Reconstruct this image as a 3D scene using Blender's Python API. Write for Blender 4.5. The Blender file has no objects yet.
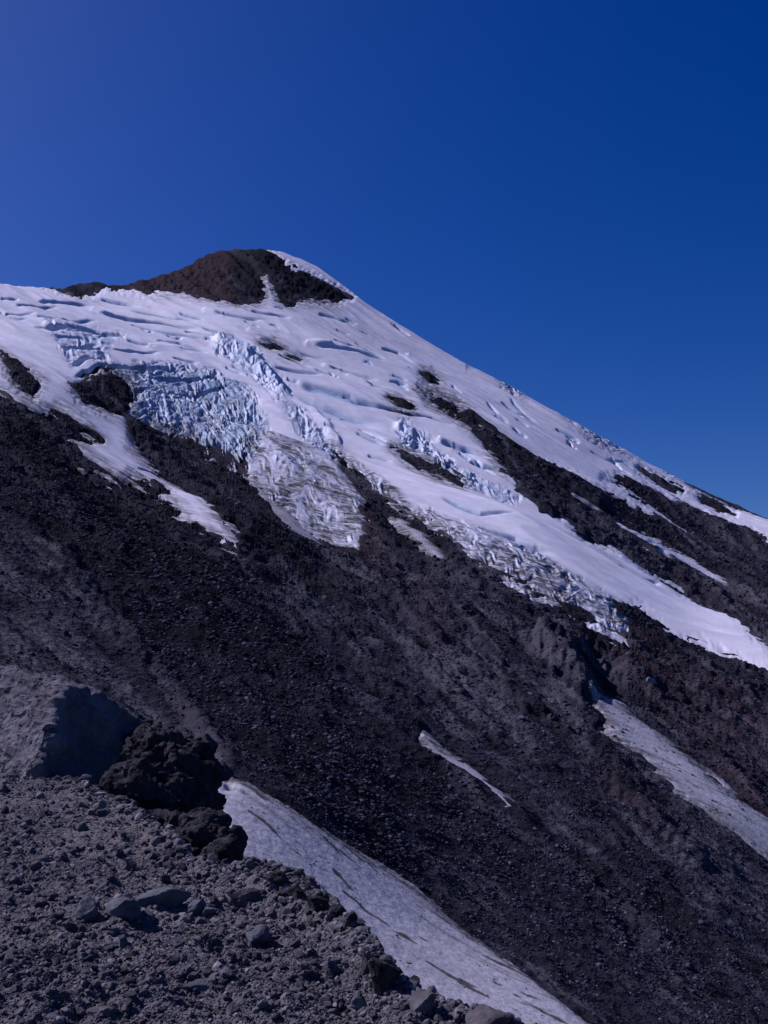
import bpy, bmesh, math, random
import numpy as np
from mathutils import Vector, Matrix

random.seed(4)
RNG = np.random.default_rng(11)
scene = bpy.context.scene
COL = scene.collection

# ------------------------------------------------------------------ camera, sky, sun, exposure
F = 1050.0
PITCH = math.radians(9.0)
cam = bpy.data.cameras.new("camera")
cam.sensor_fit = 'VERTICAL'
cam.angle = 2 * math.atan(512 / F)
cam.clip_start = 0.2
cam.clip_end = 60000
camo = bpy.data.objects.new("camera", cam)
COL.objects.link(camo)
camo.location = (0, 0, 0)
camo.rotation_euler = (math.radians(90) + PITCH, 0, 0)
scene.camera = camo

SUN_EL, SUN_AZ = math.radians(44), math.radians(-70)      # azimuth from +Y, negative = left of the view
sun_dir = Vector((math.sin(SUN_AZ) * math.cos(SUN_EL), math.cos(SUN_AZ) * math.cos(SUN_EL), math.sin(SUN_EL)))
world = bpy.data.worlds.new("World")
scene.world = world
world.use_nodes = True
wn, wl = world.node_tree.nodes, world.node_tree.links
bg = wn['Background']
sky = wn.new('ShaderNodeTexSky')
sky.sky_type = 'NISHITA'
sky.sun_disc = False
sky.sun_elevation = SUN_EL
sky.sun_rotation = SUN_AZ
sky.altitude = 2600
sky.air_density = 1.0
sky.dust_density = 5.0
sky.ozone_density = 3.0
hs = wn.new('ShaderNodeHueSaturation')
hs.inputs['Hue'].default_value = 0.524
hs.inputs['Saturation'].default_value = 1.42
hs.inputs['Value'].default_value = 1.0
wl.new(sky.outputs[0], hs.inputs['Color'])
wl.new(hs.outputs[0], bg.inputs['Color'])
bg.inputs['Strength'].default_value = 0.086

sl = bpy.data.lights.new("sun", 'SUN')
sl.energy = 5.0
sl.angle = math.radians(0.5)
sl.color = (0.86, 0.83, 1.0)
slo = bpy.data.objects.new("sun", sl)
COL.objects.link(slo)
slo.rotation_euler = sun_dir.to_track_quat('Z', 'Y').to_euler()
slo.location = sun_dir * 500

scene.view_settings.view_transform = 'Standard'
scene.view_settings.look = 'None'
scene.view_settings.gamma = 1.0
scene.view_settings.exposure = 0.0
scene.cycles.max_bounces = 4

# ------------------------------------------------------------------ noise
_perm = np.random.default_rng(5).permutation(4096).astype(np.int64)


def _h(ix, iy, s=0):
    return _perm[(_perm[(ix + s * 131) & 4095] + iy) & 4095]


def perlin(x, y, s=0):
    ix = np.floor(x).astype(np.int64); iy = np.floor(y).astype(np.int64)
    fx = x - ix; fy = y - iy
    ux = fx * fx * fx * (fx * (fx * 6 - 15) + 10); uy = fy * fy * fy * (fy * (fy * 6 - 15) + 10)

    def g(i, j):
        a = _h(ix + i, iy + j, s) * (2 * math.pi / 4096)
        return np.cos(a) * (fx - i) + np.sin(a) * (fy - j)
    a = g(0, 0); b = g(1, 0); c = g(0, 1); d = g(1, 1)
    return ((a + ux * (b - a)) * (1 - uy) + (c + ux * (d - c)) * uy) * 1.5


def fbm(a, b, lam, octv, gain, cell, s=0, ridged=False):
    out = np.zeros_like(a); amp = 1.0
    for k in range(octv):
        w = np.clip(lam / (2.2 * cell) - 0.2, 0, 1)
        if float(np.max(w)) <= 0:
            break
        n = perlin(a / lam + 17.3 * k, b / lam + 5.1 * k, s + k)
        if ridged:
            n = 0.5 - 2 * np.abs(n)
        out += amp * w * n
        amp *= gain; lam *= 0.5
    return out


def perlin3(p, s=0):
    i = np.floor(p).astype(np.int64); f = p - i
    u = f * f * (3 - 2 * f)
    out = 0
    for dx in (0, 1):
        for dy in (0, 1):
            for dz in (0, 1):
                h = _perm[(_perm[(_perm[(i[:, 0] + dx + s * 131) & 4095] + i[:, 1] + dy) & 4095] + i[:, 2] + dz) & 4095]
                v = h / 2048.0 - 1.0
                w = (u[:, 0] if dx else 1 - u[:, 0]) * (u[:, 1] if dy else 1 - u[:, 1]) * (u[:, 2] if dz else 1 - u[:, 2])
                out = out + v * w
    return out


def worley(x, y, s=0):
    """F1, F2 and a random value per nearest cell"""
    ix = np.floor(x).astype(np.int64); iy = np.floor(y).astype(np.int64)
    f1 = np.full(x.shape, 9.0); f2 = np.full(x.shape, 9.0); idv = np.zeros(x.shape)
    for i in (-1, 0, 1):
        for j in (-1, 0, 1):
            h = _h(ix + i, iy + j, s)
            px = ix + i + 0.1 + 0.8 * (h & 63) / 63.0; py = iy + j + 0.1 + 0.8 * ((h >> 6) & 63) / 63.0
            d = np.hypot(px - x, py - y)
            c = d < f1
            f2 = np.where(c, f1, np.minimum(f2, d))
            idv = np.where(c, (_perm[(h + 77) & 4095]) / 4095.0, idv)
            f1 = np.where(c, d, f1)
    return f1, f2, idv


def sstep(a, b, x):
    t = np.clip((x - a) / (b - a), 0, 1)
    return t * t * (3 - 2 * t)


# ------------------------------------------------------------------ survey: bearings from the viewpoint (u = x/y, v = z/y)
CP, SP = math.cos(PITCH), math.sin(PITCH)
PX = 0.00095                                        # one step of bearing, about a metre at a kilometre


def brg(px, py):
    px = np.asarray(px, float); py = np.asarray(py, float)
    X = (px - 384) / F; Y = (512 - py) / F
    fw = CP - Y * SP
    return X / fw, (SP + Y * CP) / fw


def poly(pts):
    a = np.array(pts, float)
    u, v = brg(a[:, 0], a[:, 1])
    return np.stack([u, v], 1)


# distances of the visible slope, metres
DIST = [(250, 252, 2250), (0, 288, 1700), (110, 290, 1950), (430, 345, 2050), (600, 435, 1900), (768, 515, 1750),
        (0, 395, 800), (190, 440, 1050), (320, 545, 720), (460, 560, 760), (540, 592, 720), (700, 600, 1050), (768, 655, 800),
        (0, 500, 430), (100, 540, 440), (240, 545, 560), (384, 640, 460), (600, 700, 430), (768, 760, 430),
        (0, 600, 270), (0, 690, 190), (150, 690, 230), (225, 775, 160), (330, 740, 230), (450, 760, 280), (600, 800, 290),
        (768, 860, 300), (400, 870, 165), (590, 1024, 125), (500, 900, 180), (768, 1000, 190), (640, 1000, 155),
        (0, 900, 120), (200, 1024, 90)]
_c = np.array(DIST)
_cu, _cv = brg(_c[:, 0], _c[:, 1])
_cl = np.log(_c[:, 2])


def _phi(r2):
    return 0.5 * r2 * np.log(r2 + 1e-12)


def tps_fit(u, v, f, reg=2e-4):
    n = len(u)
    K = _phi((u[:, None] - u[None]) ** 2 + (v[:, None] - v[None]) ** 2) + reg * np.eye(n)
    P = np.stack([np.ones(n), u, v], 1)
    A = np.block([[K, P], [P.T, np.zeros((3, 3))]])
    return np.linalg.solve(A, np.concatenate([f, np.zeros(3)]))


_w = tps_fit(_cu, _cv, _cl)


def lny_coarse(u, v):
    out = _w[-3] + _w[-2] * u + _w[-1] * v
    for k in range(len(_cu)):
        out = out + _w[k] * _phi((u - _cu[k]) ** 2 + (v - _cv[k]) ** 2)
    return out


# tabulate once, look up bilinearly
TU = np.linspace(-0.75, 0.75, 241); TV = np.linspace(-0.45, 0.55, 161)
TAB = lny_coarse(*np.meshgrid(np.clip(TU, -0.46, 0.46), np.clip(TV, -0.40, 0.46)))


def lny(u, v):
    a = np.clip((u - TU[0]) / (TU[1] - TU[0]), 0, len(TU) - 1.001); b = np.clip((v - TV[0]) / (TV[1] - TV[0]), 0, len(TV) - 1.001)
    i = a.astype(int); j = b.astype(int); a = a - i; b = b - j
    return (TAB[j, i] * (1 - a) + TAB[j, i + 1] * a) * (1 - b) + (TAB[j + 1, i] * (1 - a) + TAB[j + 1, i + 1] * a) * b


SKYL = [(-500, 380), (-300, 330), (-120, 298), (-60, 291), (0, 287), (45, 290), (60, 287), (78, 284), (100, 285), (108, 289), (118, 287), (135, 283),
        (160, 277), (185, 266), (205, 257), (220, 253), (235, 251), (255, 250), (280, 252), (300, 258), (320, 268), (340, 283),
        (355, 296), (375, 311), (400, 328), (430, 345), (460, 361), (490, 377), (520, 393), (545, 407), (575, 424), (600, 438),
        (640, 456), (680, 476), (720, 495), (768, 516), (820, 540), (900, 575), (1000, 615), (1200, 690)]
_s = poly(SKYL)


def vsky(u):
    return np.interp(u, _s[:, 0], _s[:, 1])


def base_surface(u, q):
    """plan distance and height of the smooth mountain side; q above the crest runs down the far side"""
    vs = vsky(u)
    e = np.maximum(q - vs, 0)
    vf = np.minimum(q, vs)
    y = np.exp(lny(u, vf)) * np.exp(6 * e)
    v = vf - 1.5 * e
    return y, v * y


FA = np.array([0.82, -0.57])                        # fall line in plan


def fall_coords(x, y):
    return x * FA[0] + y * FA[1], x * 0.57 + y * 0.82


def relief_low(x, y):
    a, b = fall_coords(x, y)
    k = np.clip(y / 900, 0.12, 1)
    wob = 25 * perlin(a / 200, b / 200, 40)
    r1 = 9 * perlin(a / 420, (b + wob) / 110, 1)
    r2 = 3.2 * (0.5 - 2 * np.abs(perlin(a / 150, (b + wob) / 34, 2)))
    return k * r1, k * r2


def sdf(poly_, u, v):
    """signed distance in bearing steps (PX), positive inside"""
    shp = u.shape
    u = u.ravel(); v = v.ravel()
    m = 14 * PX
    sel = np.where((u > poly_[:, 0].min() - m) & (u < poly_[:, 0].max() + m) & (v > poly_[:, 1].min() - m) & (v < poly_[:, 1].max() + m))[0]
    out = np.full(u.shape, -99.0)
    if len(sel) == 0:
        return out.reshape(shp)
    U = u[sel]; V = v[sel]
    d2 = np.full(len(sel), 1e9); ins = np.zeros(len(sel), bool)
    n = len(poly_)
    for k in range(n):
        x0, y0 = poly_[k]; x1, y1 = poly_[(k + 1) % n]
        ex, ey = x1 - x0, y1 - y0
        t = np.clip(((U - x0) * ex + (V - y0) * ey) / (ex * ex + ey * ey + 1e-18), 0, 1)
        d2 = np.minimum(d2, (U - x0 - t * ex) ** 2 + (V - y0 - t * ey) ** 2)
        c = ((y0 > V) != (y1 > V))
        with np.errstate(divide='ignore', invalid='ignore'):
            ins ^= c & (U < x0 + (V - y0) * ex / (ey if abs(ey) > 1e-15 else 1e-15))
    out[sel] = np.where(ins, 1, -1) * np.sqrt(d2) / PX
    return out.reshape(shp)


def line_dist(pts, u, v):
    """distance to a polyline in bearing steps, and the side"""
    p = poly(pts)
    d2 = np.full(u.shape, 1e9)
    sd = np.zeros(u.shape)
    for k in range(len(p) - 1):
        x0, y0 = p[k]; ex, ey = p[k + 1] - p[k]
        t = np.clip(((u - x0) * ex + (v - y0) * ey) / (ex * ex + ey * ey), 0, 1)
        dd = (u - x0 - t * ex) ** 2 + (v - y0 - t * ey) ** 2
        c = dd < d2
        d2 = np.where(c, dd, d2)
        sd = np.where(c, np.sign(ex * (v - y0) - ey * (u - x0)), sd)
    return np.sqrt(d2) / PX, sd


# ------------------------------------------------------------------ outlines of snow, ice and rock islands
GLACIER = [(-70, 200), (250, 180), (300, 200), (830, 470), (830, 590), (768, 541), (730, 524), (696, 511), (658, 494), (619, 477), (604, 475), (628, 487),
           (662, 511), (686, 527), (653, 514), (624, 497), (581, 478), (555, 463), (513, 448), (483, 428), (455, 404), (422, 391),
           (430, 403), (466, 423), (504, 465), (525, 486), (542, 503), (568, 519), (585, 541), (624, 553), (666, 583), (713, 613), (768, 645),
           (830, 682), (830, 700), (768, 664), (723, 648), (702, 639), (674, 631), (657, 618), (636, 603), (615, 599), (622, 610), (634, 632), (629, 640),
           (605, 633), (580, 614), (552, 605), (521, 588), (483, 568), (456, 550), (429, 526), (400, 508), (369, 489), (352, 472), (340, 454),
           (334, 446), (345, 478), (359, 497), (366, 524), (362, 550), (335, 546), (298, 522), (268, 491), (239, 466), (217, 457),
           (190, 441), (149, 425), (127, 412), (130, 424), (132, 443), (162, 473), (200, 500), (220, 517), (243, 540), (237, 548),
           (190, 521), (159, 499), (132, 478), (117, 482), (101, 473), (81, 460), (69, 442), (90, 446), (101, 438), (78, 421), (54, 406), (37, 406),
           (15, 402), (0, 390), (-70, 350)]
HOLES = [[(2, 355), (15, 369), (39, 387), (34, 396), (20, 389), (8, 372)],
         [(73, 385), (85, 379), (112, 375), (129, 387), (127, 408), (115, 414), (98, 411), (83, 406), (76, 396)],
         [(48, 289), (58, 284), (75, 260), (104, 260), (106, 288), (92, 293), (70, 294)],
         [(108, 289), (118, 260), (185, 230), (250, 232), (262, 251), (276, 259), (288, 270), (318, 282), (352, 299), (335, 303), (312, 301), (297, 299), (288, 305), (282, 300), (276, 288), (270, 276), (265, 272),
          (262, 284), (264, 296), (258, 301), (240, 303), (215, 298), (200, 296), (180, 292), (150, 294), (130, 291)],
         [(423, 376), (430, 377), (437, 384), (430, 384)],
         [(390, 398), (404, 402), (414, 410), (400, 408)],
         [(393, 449), (412, 455), (430, 463), (446, 472), (462, 483), (440, 476), (415, 464)],
         [(421, 389), (434, 394), (456, 403), (484, 428), (500, 444), (488, 444), (462, 422), (438, 408)], [(640, 470), (662, 480), (682, 491), (662, 484)],
         [(700, 498), (716, 504), (734, 513), (716, 507)],
         [(690, 478), (720, 486), (780, 512), (780, 519), (735, 503)],
         [(154, 489), (164, 491), (167, 497), (158, 496)],
         [(262, 343), (272, 343), (280, 347), (270, 348)], [(288, 357), (296, 356), (299, 359)]]
PATCHES = {
    "gully": [(216, 764), (240, 772), (262, 785), (280, 795), (330, 830), (380, 858), (420, 885), (470, 930), (520, 965), (565, 1000), (602, 1030), (648, 1070),
              (440, 1090), (330, 1010), (250, 930), (215, 860), (190, 800)],
    "lower": [(582, 696), (600, 697), (619, 703), (646, 727), (681, 754), (730, 793), (768, 817), (830, 850), (830, 905), (768, 857), (744, 842), (709, 814), (674, 791),
              (657, 775), (640, 758), (615, 739), (591, 709)],
    "streak": [(424, 735), (442, 751), (470, 763), (497, 787), (522, 811), (514, 812), (483, 786), (449, 764), (430, 746)],
    "ribbon": [(392, 518), (402, 522), (422, 534), (446, 557), (440, 560), (424, 549), (403, 531)],
    "thread": [(600, 515), (640, 528), (680, 551), (733, 583), (700, 576), (650, 554), (618, 535)],
    "dusty": [(246, 472), (262, 482), (290, 505), (330, 545), (318, 545), (280, 515), (255, 488)],
    "wisp": [(556, 481), (585, 495), (612, 512), (602, 514), (575, 500)],
    "crumb": [(638, 722), (660, 736), (692, 762), (705, 776), (690, 768), (655, 740)],
}
# crevassed ice: outline, block size m, depth m, stretch across the flow, ice blue with painted shade, dirt
ICEFALLS = [
    ([(185, 412), (222, 396), (262, 425), (258, 462), (238, 474), (195, 446)], 12, 8, .9, .7, .42),
    ([(47, 322), (80, 322), (130, 334), (110, 350), (108, 362), (73, 366), (52, 342)], 16, 5, 2.4, .5, .05),
    ([(95, 366), (160, 360), (215, 368), (250, 388), (268, 420), (256, 452), (242, 474), (190, 447), (140, 424), (112, 392)], 11, 8.5, 1.1, .9, .4),
    ([(214, 338), (232, 344), (258, 352), (282, 376), (292, 398), (280, 404), (258, 384), (236, 364), (216, 352)], 14, 13, 0.9, .75, .02),
    ([(268, 398), (296, 408), (318, 430), (345, 455), (335, 470), (310, 446), (284, 418)], 10, 9, 1.0, .6, .25),
    ([(400, 418), (418, 424), (446, 452), (470, 476), (455, 478), (425, 458), (402, 446)], 11, 12, 1.0, .7, .1),
    ([(440, 458), (470, 470), (525, 498), (510, 504), (470, 486), (440, 472)], 9, 6, 1.2, .6, .1),
    ([(340, 446), (372, 476), (420, 506), (470, 522), (540, 548), (612, 592), (640, 636), (600, 640), (552, 614), (483, 576), (429, 534), (352, 478)], 8, 3.2, 1.2, .25, 1.35),
    ([(250, 420), (300, 440), (340, 478), (372, 520), (370, 556), (330, 552), (290, 524), (236, 470)], 10, 2.0, 0.7, .12, 1.3),
    ([(448, 352), (462, 358), (480, 372), (468, 373)], 9, 6, 1.0, .5, .42),
    ([(490, 374), (512, 386), (534, 400), (528, 404), (500, 392)], 9, 6, 1.0, .55, .42),
    ([(556, 412), (600, 436), (640, 458), (634, 464), (600, 450), (570, 430)], 9, 6, 1.1, .5, .42),
    ([(660, 466), (700, 486), (748, 510), (738, 513), (690, 492)], 9, 5, 1.2, .4, .44),
    ([(630, 488), (680, 508), (740, 528), (734, 532), (670, 512)], 9, 4, 1.2, .3, .2),
    ([(168, 366), (215, 372), (224, 384), (190, 378)], 12, 8, 1.0, .6, .1),
]
BENT = (0, 2, 12)
# single crevasses and ice steps: line, width, depth (in bearing steps)
CRACKS = [
    ([(0, 301), (20, 303)], 1.5, 3), ([(5, 315), (38, 316)], 1.3, 2), ([(15, 308), (61, 309)], 1.6, 2), ([(37, 302), (95, 308)], 2.2, 4),
    ([(98, 315), (145, 321), (205, 331)], 3, 5), ([(100, 297), (142, 306)], 2, 3), ([(45, 330), (78, 328), (124, 337)], 3, 6), ([(54, 338), (86, 341)], 2.5, 5),
    ([(60, 351), (106, 348)], 2.5, 5), ([(72, 364), (106, 359)], 2.2, 4), ([(112, 350), (164, 352)], 2.2, 3), ([(73, 372), (112, 367), (159, 367), (192, 374)], 3.2, 6),
    ([(148, 375), (190, 380), (224, 379)], 2.5, 4), ([(200, 328), (234, 336), (262, 349)], 2.5, 4), ([(213, 314), (268, 321)], 1.8, 3), ([(250, 311), (292, 320)], 1.5, 3),
    ([(314, 346), (359, 355), (397, 368)], 2.2, 5), ([(274, 369), (325, 378)], 2.2, 3), ([(277, 357), (314, 371)], 2.2, 3),
    ([(272, 378), (290, 392), (312, 401), (349, 414), (386, 426)], 6, 5), ([(300, 384), (345, 396), (385, 410)], 4, 3),
    ([(349, 399), (412, 417)], 2.5, 4), ([(358, 430), (391, 446)], 2.2, 4), ([(393, 327), (411, 339)], 2, 4), ([(328, 364), (380, 380)], 1.6, 2.5),
    ([(440, 439), (466, 447), (493, 457)], 2.4, 5), ([(469, 456), (509, 471)], 2.2, 5), ([(440, 462), (483, 481), (521, 498)], 2.5, 4),
    ([(618, 570), (663, 587)], 1.6, 4), ([(476, 523), (515, 535), (556, 554)], 2.0, 4), ([(366, 380), (412, 398)], 1.5, 2.5), ([(334, 446), (349, 470), (372, 490)], 3, 8),
    ([(262, 336), (300, 352), (330, 358)], 1.5, 2), ([(420, 360), (450, 376)], 1.3, 2.5), ([(150, 392), (200, 392), (235, 386)], 2.2, 4), ([(60, 320), (100, 322)], 1.8, 2),
    ([(400, 414), (432, 420), (458, 430)], 2.2, 4), ([(130, 310), (200, 322)], 1.6, 2), ([(150, 330), (210, 342)], 1.4, 1.6), ([(440, 500), (480, 514), (520, 520)], 1.4, 2),
]
RIDGES = [([(222, 343), (245, 355), (268, 374), (284, 392)], 5, 9), ([(284, 392), (312, 412), (338, 440)], 3, 3), ([(400, 424), (412, 430)], 3, 4), ([(94, 311), (110, 316)], 2.5, 1.6),
          ([(308, 343), (330, 347)], 2.0, 1.8), ([(326, 362), (340, 367)], 2.0, 1.4), ([(440, 438), (452, 443)], 2.5, 2), ([(206, 311), (222, 315)], 2.0, 1.4), ([(46, 326), (66, 328)], 2.2, 1.6),
          ([(150, 345), (180, 348)], 2, 1.5), ([(250, 330), (275, 342)], 2, 1.6), ([(350, 372), (370, 382)], 2, 1.6), ([(410, 356), (430, 366)], 2, 1.5)]
# ridges (+) and hollows (-) of the rock slopes: line, width, height (bearing steps)
SPURS = [
    ([(546, 646), (572, 668), (586, 692)], 12, 20), ([(596, 652), (612, 682)], 13, -16), ([(628, 668), (655, 690)], 8, 7),
    ([(415, 655), (450, 690), (500, 730)], 7, 6), ([(425, 672), (470, 715)], 5, -5), ([(60, 560), (180, 690), (230, 760)], 10, 7), ([(0, 620), (100, 700)], 8, 5),
    ([(150, 660), (230, 780)], 6, -7), ([(480, 660), (560, 720), (640, 800), (700, 860)], 9, 6), ([(545, 700), (580, 730)], 7, -7), ([(345, 560), (440, 640)], 6, 4),
    ([(600, 880), (640, 930)], 8, -6), ([(560, 500), (640, 545), (720, 600)], 7, 5), ([(590, 535), (620, 548)], 5, -4), ([(470, 412), (520, 450), (600, 500)], 6, 5),
    ([(140, 430), (190, 480), (250, 530)], 7, 5), ([(520, 488), (552, 512)], 6, 6), ([(700, 690), (768, 700)], 9, 8), ([(690, 700), (760, 725)], 8, -6),
    ([(250, 560), (330, 620), (420, 720)], 8, 4), ([(200, 620), (280, 740)], 9, 5), ([(20, 460), (120, 560)], 9, 6),
]
BROWN = [([(105, 292), (185, 258), (228, 246), (236, 305), (150, 299)], 1.0, 7), ([(225, 458), (275, 490), (335, 548), (400, 580), (372, 500), (300, 450)], .55, 8),
         ([(600, 640), (650, 625), (768, 710), (768, 820), (690, 760), (630, 690)], .6, 10), ([(390, 590), (420, 580), (470, 640), (440, 650)], .5, 8),
         ([(560, 735), (600, 760), (680, 840), (650, 840)], .5, 10), ([(250, 830), (330, 860), (360, 890), (300, 870)], .2, 8), ([(630, 560), (768, 600), (768, 640), (690, 600)], .25, 10)]
DARK = [([(60, 470), (240, 560), (360, 700), (440, 900), (300, 800), (200, 720), (80, 560)], 1.0, 14),
        ([(0, 395), (90, 430), (220, 540), (120, 560), (0, 520)], .6, 12), ([(232, 253), (262, 250), (345, 297), (300, 296), (240, 300)], .7, 5), ([(250, 760), (420, 880), (560, 980), (768, 1024), (700, 920), (400, 740)], .45, 14)]
PALE = [([(395, 655), (450, 640), (520, 700), (540, 760), (470, 720)], .7, 8), ([(560, 505), (620, 520), (690, 580), (620, 560)], .6, 8), ([(0, 590), (60, 600), (140, 680), (60, 680), (0, 660)], .55, 10),
        ([(390, 590), (440, 600), (500, 660), (470, 660)], .4, 8), ([(640, 760), (700, 850), (768, 920), (768, 860)], .3, 12), ([(120, 620), (160, 640), (230, 760), (200, 760)], .4, 6),
        ([(600, 900), (660, 930), (740, 1010), (700, 1010)], .3, 12), ([(650, 545), (768, 596), (768, 612), (665, 562)], .8, 5), ([(660, 600), (768, 640), (768, 650), (690, 620)], .5, 5),
        ([(395, 520), (450, 560), (520, 610), (500, 615), (430, 570)], .6, 7), ([(262, 560), (300, 580), (345, 630), (320, 630)], .5, 6), ([(520, 640), (560, 690), (600, 760), (580, 760)], .5, 7)]
_G = poly(GLACIER); _H = [poly(h) for h in HOLES]; _P = {k: poly(p) for k, p in PATCHES.items()}


def ragged(u, v, amt=1.5):
    a = (u * 0.8 - v * 0.6) / PX; b = (u * 0.6 + v * 0.8) / PX
    return amt * (1.2 * perlin(a / 38, b / 3.6, 60) + .8 * perlin(a / 12, b / 3.0, 62) + 0.6 * perlin(a / 5, b / 2.2, 61))


def glacier_sdf(u, q):
    s = sdf(_G, u, q)
    for k, h in enumerate(_H):
        s = np.minimum(s, -sdf(h, u, q) + (1.0 if k < 4 else .35) * 2.2 * perlin(u / PX / 9, q / PX / 5, 66) + (1.0 if k < 4 else .5) * 1.5 * perlin(u / PX / 4, q / PX / 2.6, 67))
    return s


def feather(lst, u, q):
    out = np.zeros_like(u)
    for pts, amt, f in lst:
        s = sdf(poly(pts), u, q)
        out = np.maximum(out, amt * sstep(-f * 0.6, f, s))
    return out


# ------------------------------------------------------------------ mesh and material helpers
def grid_mesh(name, X, Y, Z, attrs=None, keep=None, mat=None, smooth=True):
    nr, nc = X.shape
    idx = np.arange(nr * nc).reshape(nr, nc)
    f = np.stack([idx[:-1, :-1], idx[:-1, 1:], idx[1:, 1:], idx[1:, :-1]], -1).reshape(-1, 4)
    if keep is not None:
        f = f[keep[:-1, :-1].ravel()]
    used = np.zeros(nr * nc, bool); used[f.ravel()] = True
    remap = np.cumsum(used) - 1
    f = remap[f]
    co = np.stack([X.ravel(), Y.ravel(), Z.ravel()], 1)[used].astype(np.float32)
    return raw_mesh(name, co, f, {k: a.ravel()[used] for k, a in (attrs or {}).items()}, mat, smooth)


def raw_mesh(name, co, f, attrs=None, mat=None, smooth=True):
    me = bpy.data.meshes.new(name)
    n = f.shape[1]
    me.vertices.add(len(co)); me.vertices.foreach_set("co", np.ascontiguousarray(co, np.float32).ravel())
    me.loops.add(f.size); me.loops.foreach_set("vertex_index", np.ascontiguousarray(f, np.int32).ravel())
    me.polygons.add(len(f)); me.polygons.foreach_set("loop_start", np.arange(0, f.size, n, dtype=np.int32))
    me.polygons.foreach_set("use_smooth", np.full(len(f), smooth))
    for k, a in (attrs or {}).items():
        at = me.attributes.new(k, 'FLOAT', 'POINT')
        at.data.foreach_set("value", np.ascontiguousarray(a, np.float32))
    me.update(calc_edges=True)
    if mat:
        me.materials.append(mat)
    return me


def link(name, me, parent=None, kind=None, label=None, cat=None, group=None):
    o = bpy.data.objects.new(name, me)
    COL.objects.link(o)
    if parent: o.parent = parent
    if kind: o['kind'] = kind
    if label: o['label'] = label
    if cat: o['category'] = cat
    if group: o['group'] = group
    return o


class NT:
    def __init__(s, name):
        s.m = bpy.data.materials.new(name); s.m.use_nodes = True
        s.n, s.l = s.m.node_tree.nodes, s.m.node_tree.links
        s.bsdf = s.n['Principled BSDF']

    def add(s, t, **kw):
        n = s.n.new(t)
        for k, v in kw.items():
            setattr(n, k, v)
        return n

    def set(s, sock, v):
        if hasattr(v, 'links') or hasattr(v, 'is_linked'):
            s.l.new(v, sock)
        else:
            sock.default_value = v

    def attr(s, name):
        return s.add('ShaderNodeAttribute', attribute_name=name).outputs['Fac']

    def pos(s):
        return s.add('ShaderNodeNewGeometry').outputs['Position']

    def mapped(s, vec, scale=(1, 1, 1), rot=(0, 0, 0)):
        n = s.add('ShaderNodeMapping'); s.l.new(vec, n.inputs['Vector'])
        n.inputs['Scale'].default_value = scale; n.inputs['Rotation'].default_value = rot
        return n.outputs[0]

    def noise(s, vec, scale, detail=4, rough=.55, dist=0.0):
        n = s.add('ShaderNodeTexNoise'); s.l.new(vec, n.inputs['Vector'])
        n.inputs['Scale'].default_value = scale; n.inputs['Detail'].default_value = detail; n.inputs['Roughness'].default_value = rough; n.inputs['Distortion'].default_value = dist
        return n.outputs['Fac']

    def voro(s, vec, scale, feature='F1', out='Distance'):
        n = s.add('ShaderNodeTexVoronoi', feature=feature); s.l.new(vec, n.inputs['Vector']); n.inputs['Scale'].default_value = scale
        return n.outputs[out]

    def ramp(s, f, a, b, ca=0.0, cb=1.0):
        n = s.add('ShaderNodeMapRange'); s.set(n.inputs['Value'], f)
        n.inputs['From Min'].default_value = a; n.inputs['From Max'].default_value = b; n.inputs['To Min'].default_value = ca; n.inputs['To Max'].default_value = cb
        return n.outputs[0]

    def math(s, op, a, b=0.0):
        n = s.add('ShaderNodeMath', operation=op); s.set(n.inputs[0], a); s.set(n.inputs[1], b)
        return n.outputs[0]

    def mix(s, f, a, b):
        n = s.add('ShaderNodeMix', data_type='RGBA'); s.set(n.inputs['Factor'], f); s.set(n.inputs['A'], a if not isinstance(a, tuple) else (*a, 1)) if False else None
        for key, val in (('A', a), ('B', b)):
            sock = [i for i in n.inputs if i.name == key and i.type == 'RGBA'][0]
            if isinstance(val, tuple): sock.default_value = (*val, 1)
            else: s.l.new(val, sock)
        return [o for o in n.outputs if o.type == 'RGBA'][0]

    def bump(s, h, strength, dist, prev=None):
        n = s.add('ShaderNodeBump'); s.l.new(h, n.inputs['Height']); n.inputs['Strength'].default_value = strength; n.inputs['Distance'].default_value = dist
        if prev is not None: s.l.new(prev, n.inputs['Normal'])
        return n.outputs[0]

    def done(s, col, rough=.95, normal=None, spec=.2):
        s.set(s.bsdf.inputs['Base Color'], col if not isinstance(col, tuple) else (*col, 1))
        s.bsdf.inputs['Roughness'].default_value = rough
        s.bsdf.inputs['Specular IOR Level'].default_value = spec
        if normal is not None: s.l.new(normal, s.bsdf.inputs['Normal'])
        return s.m


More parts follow.
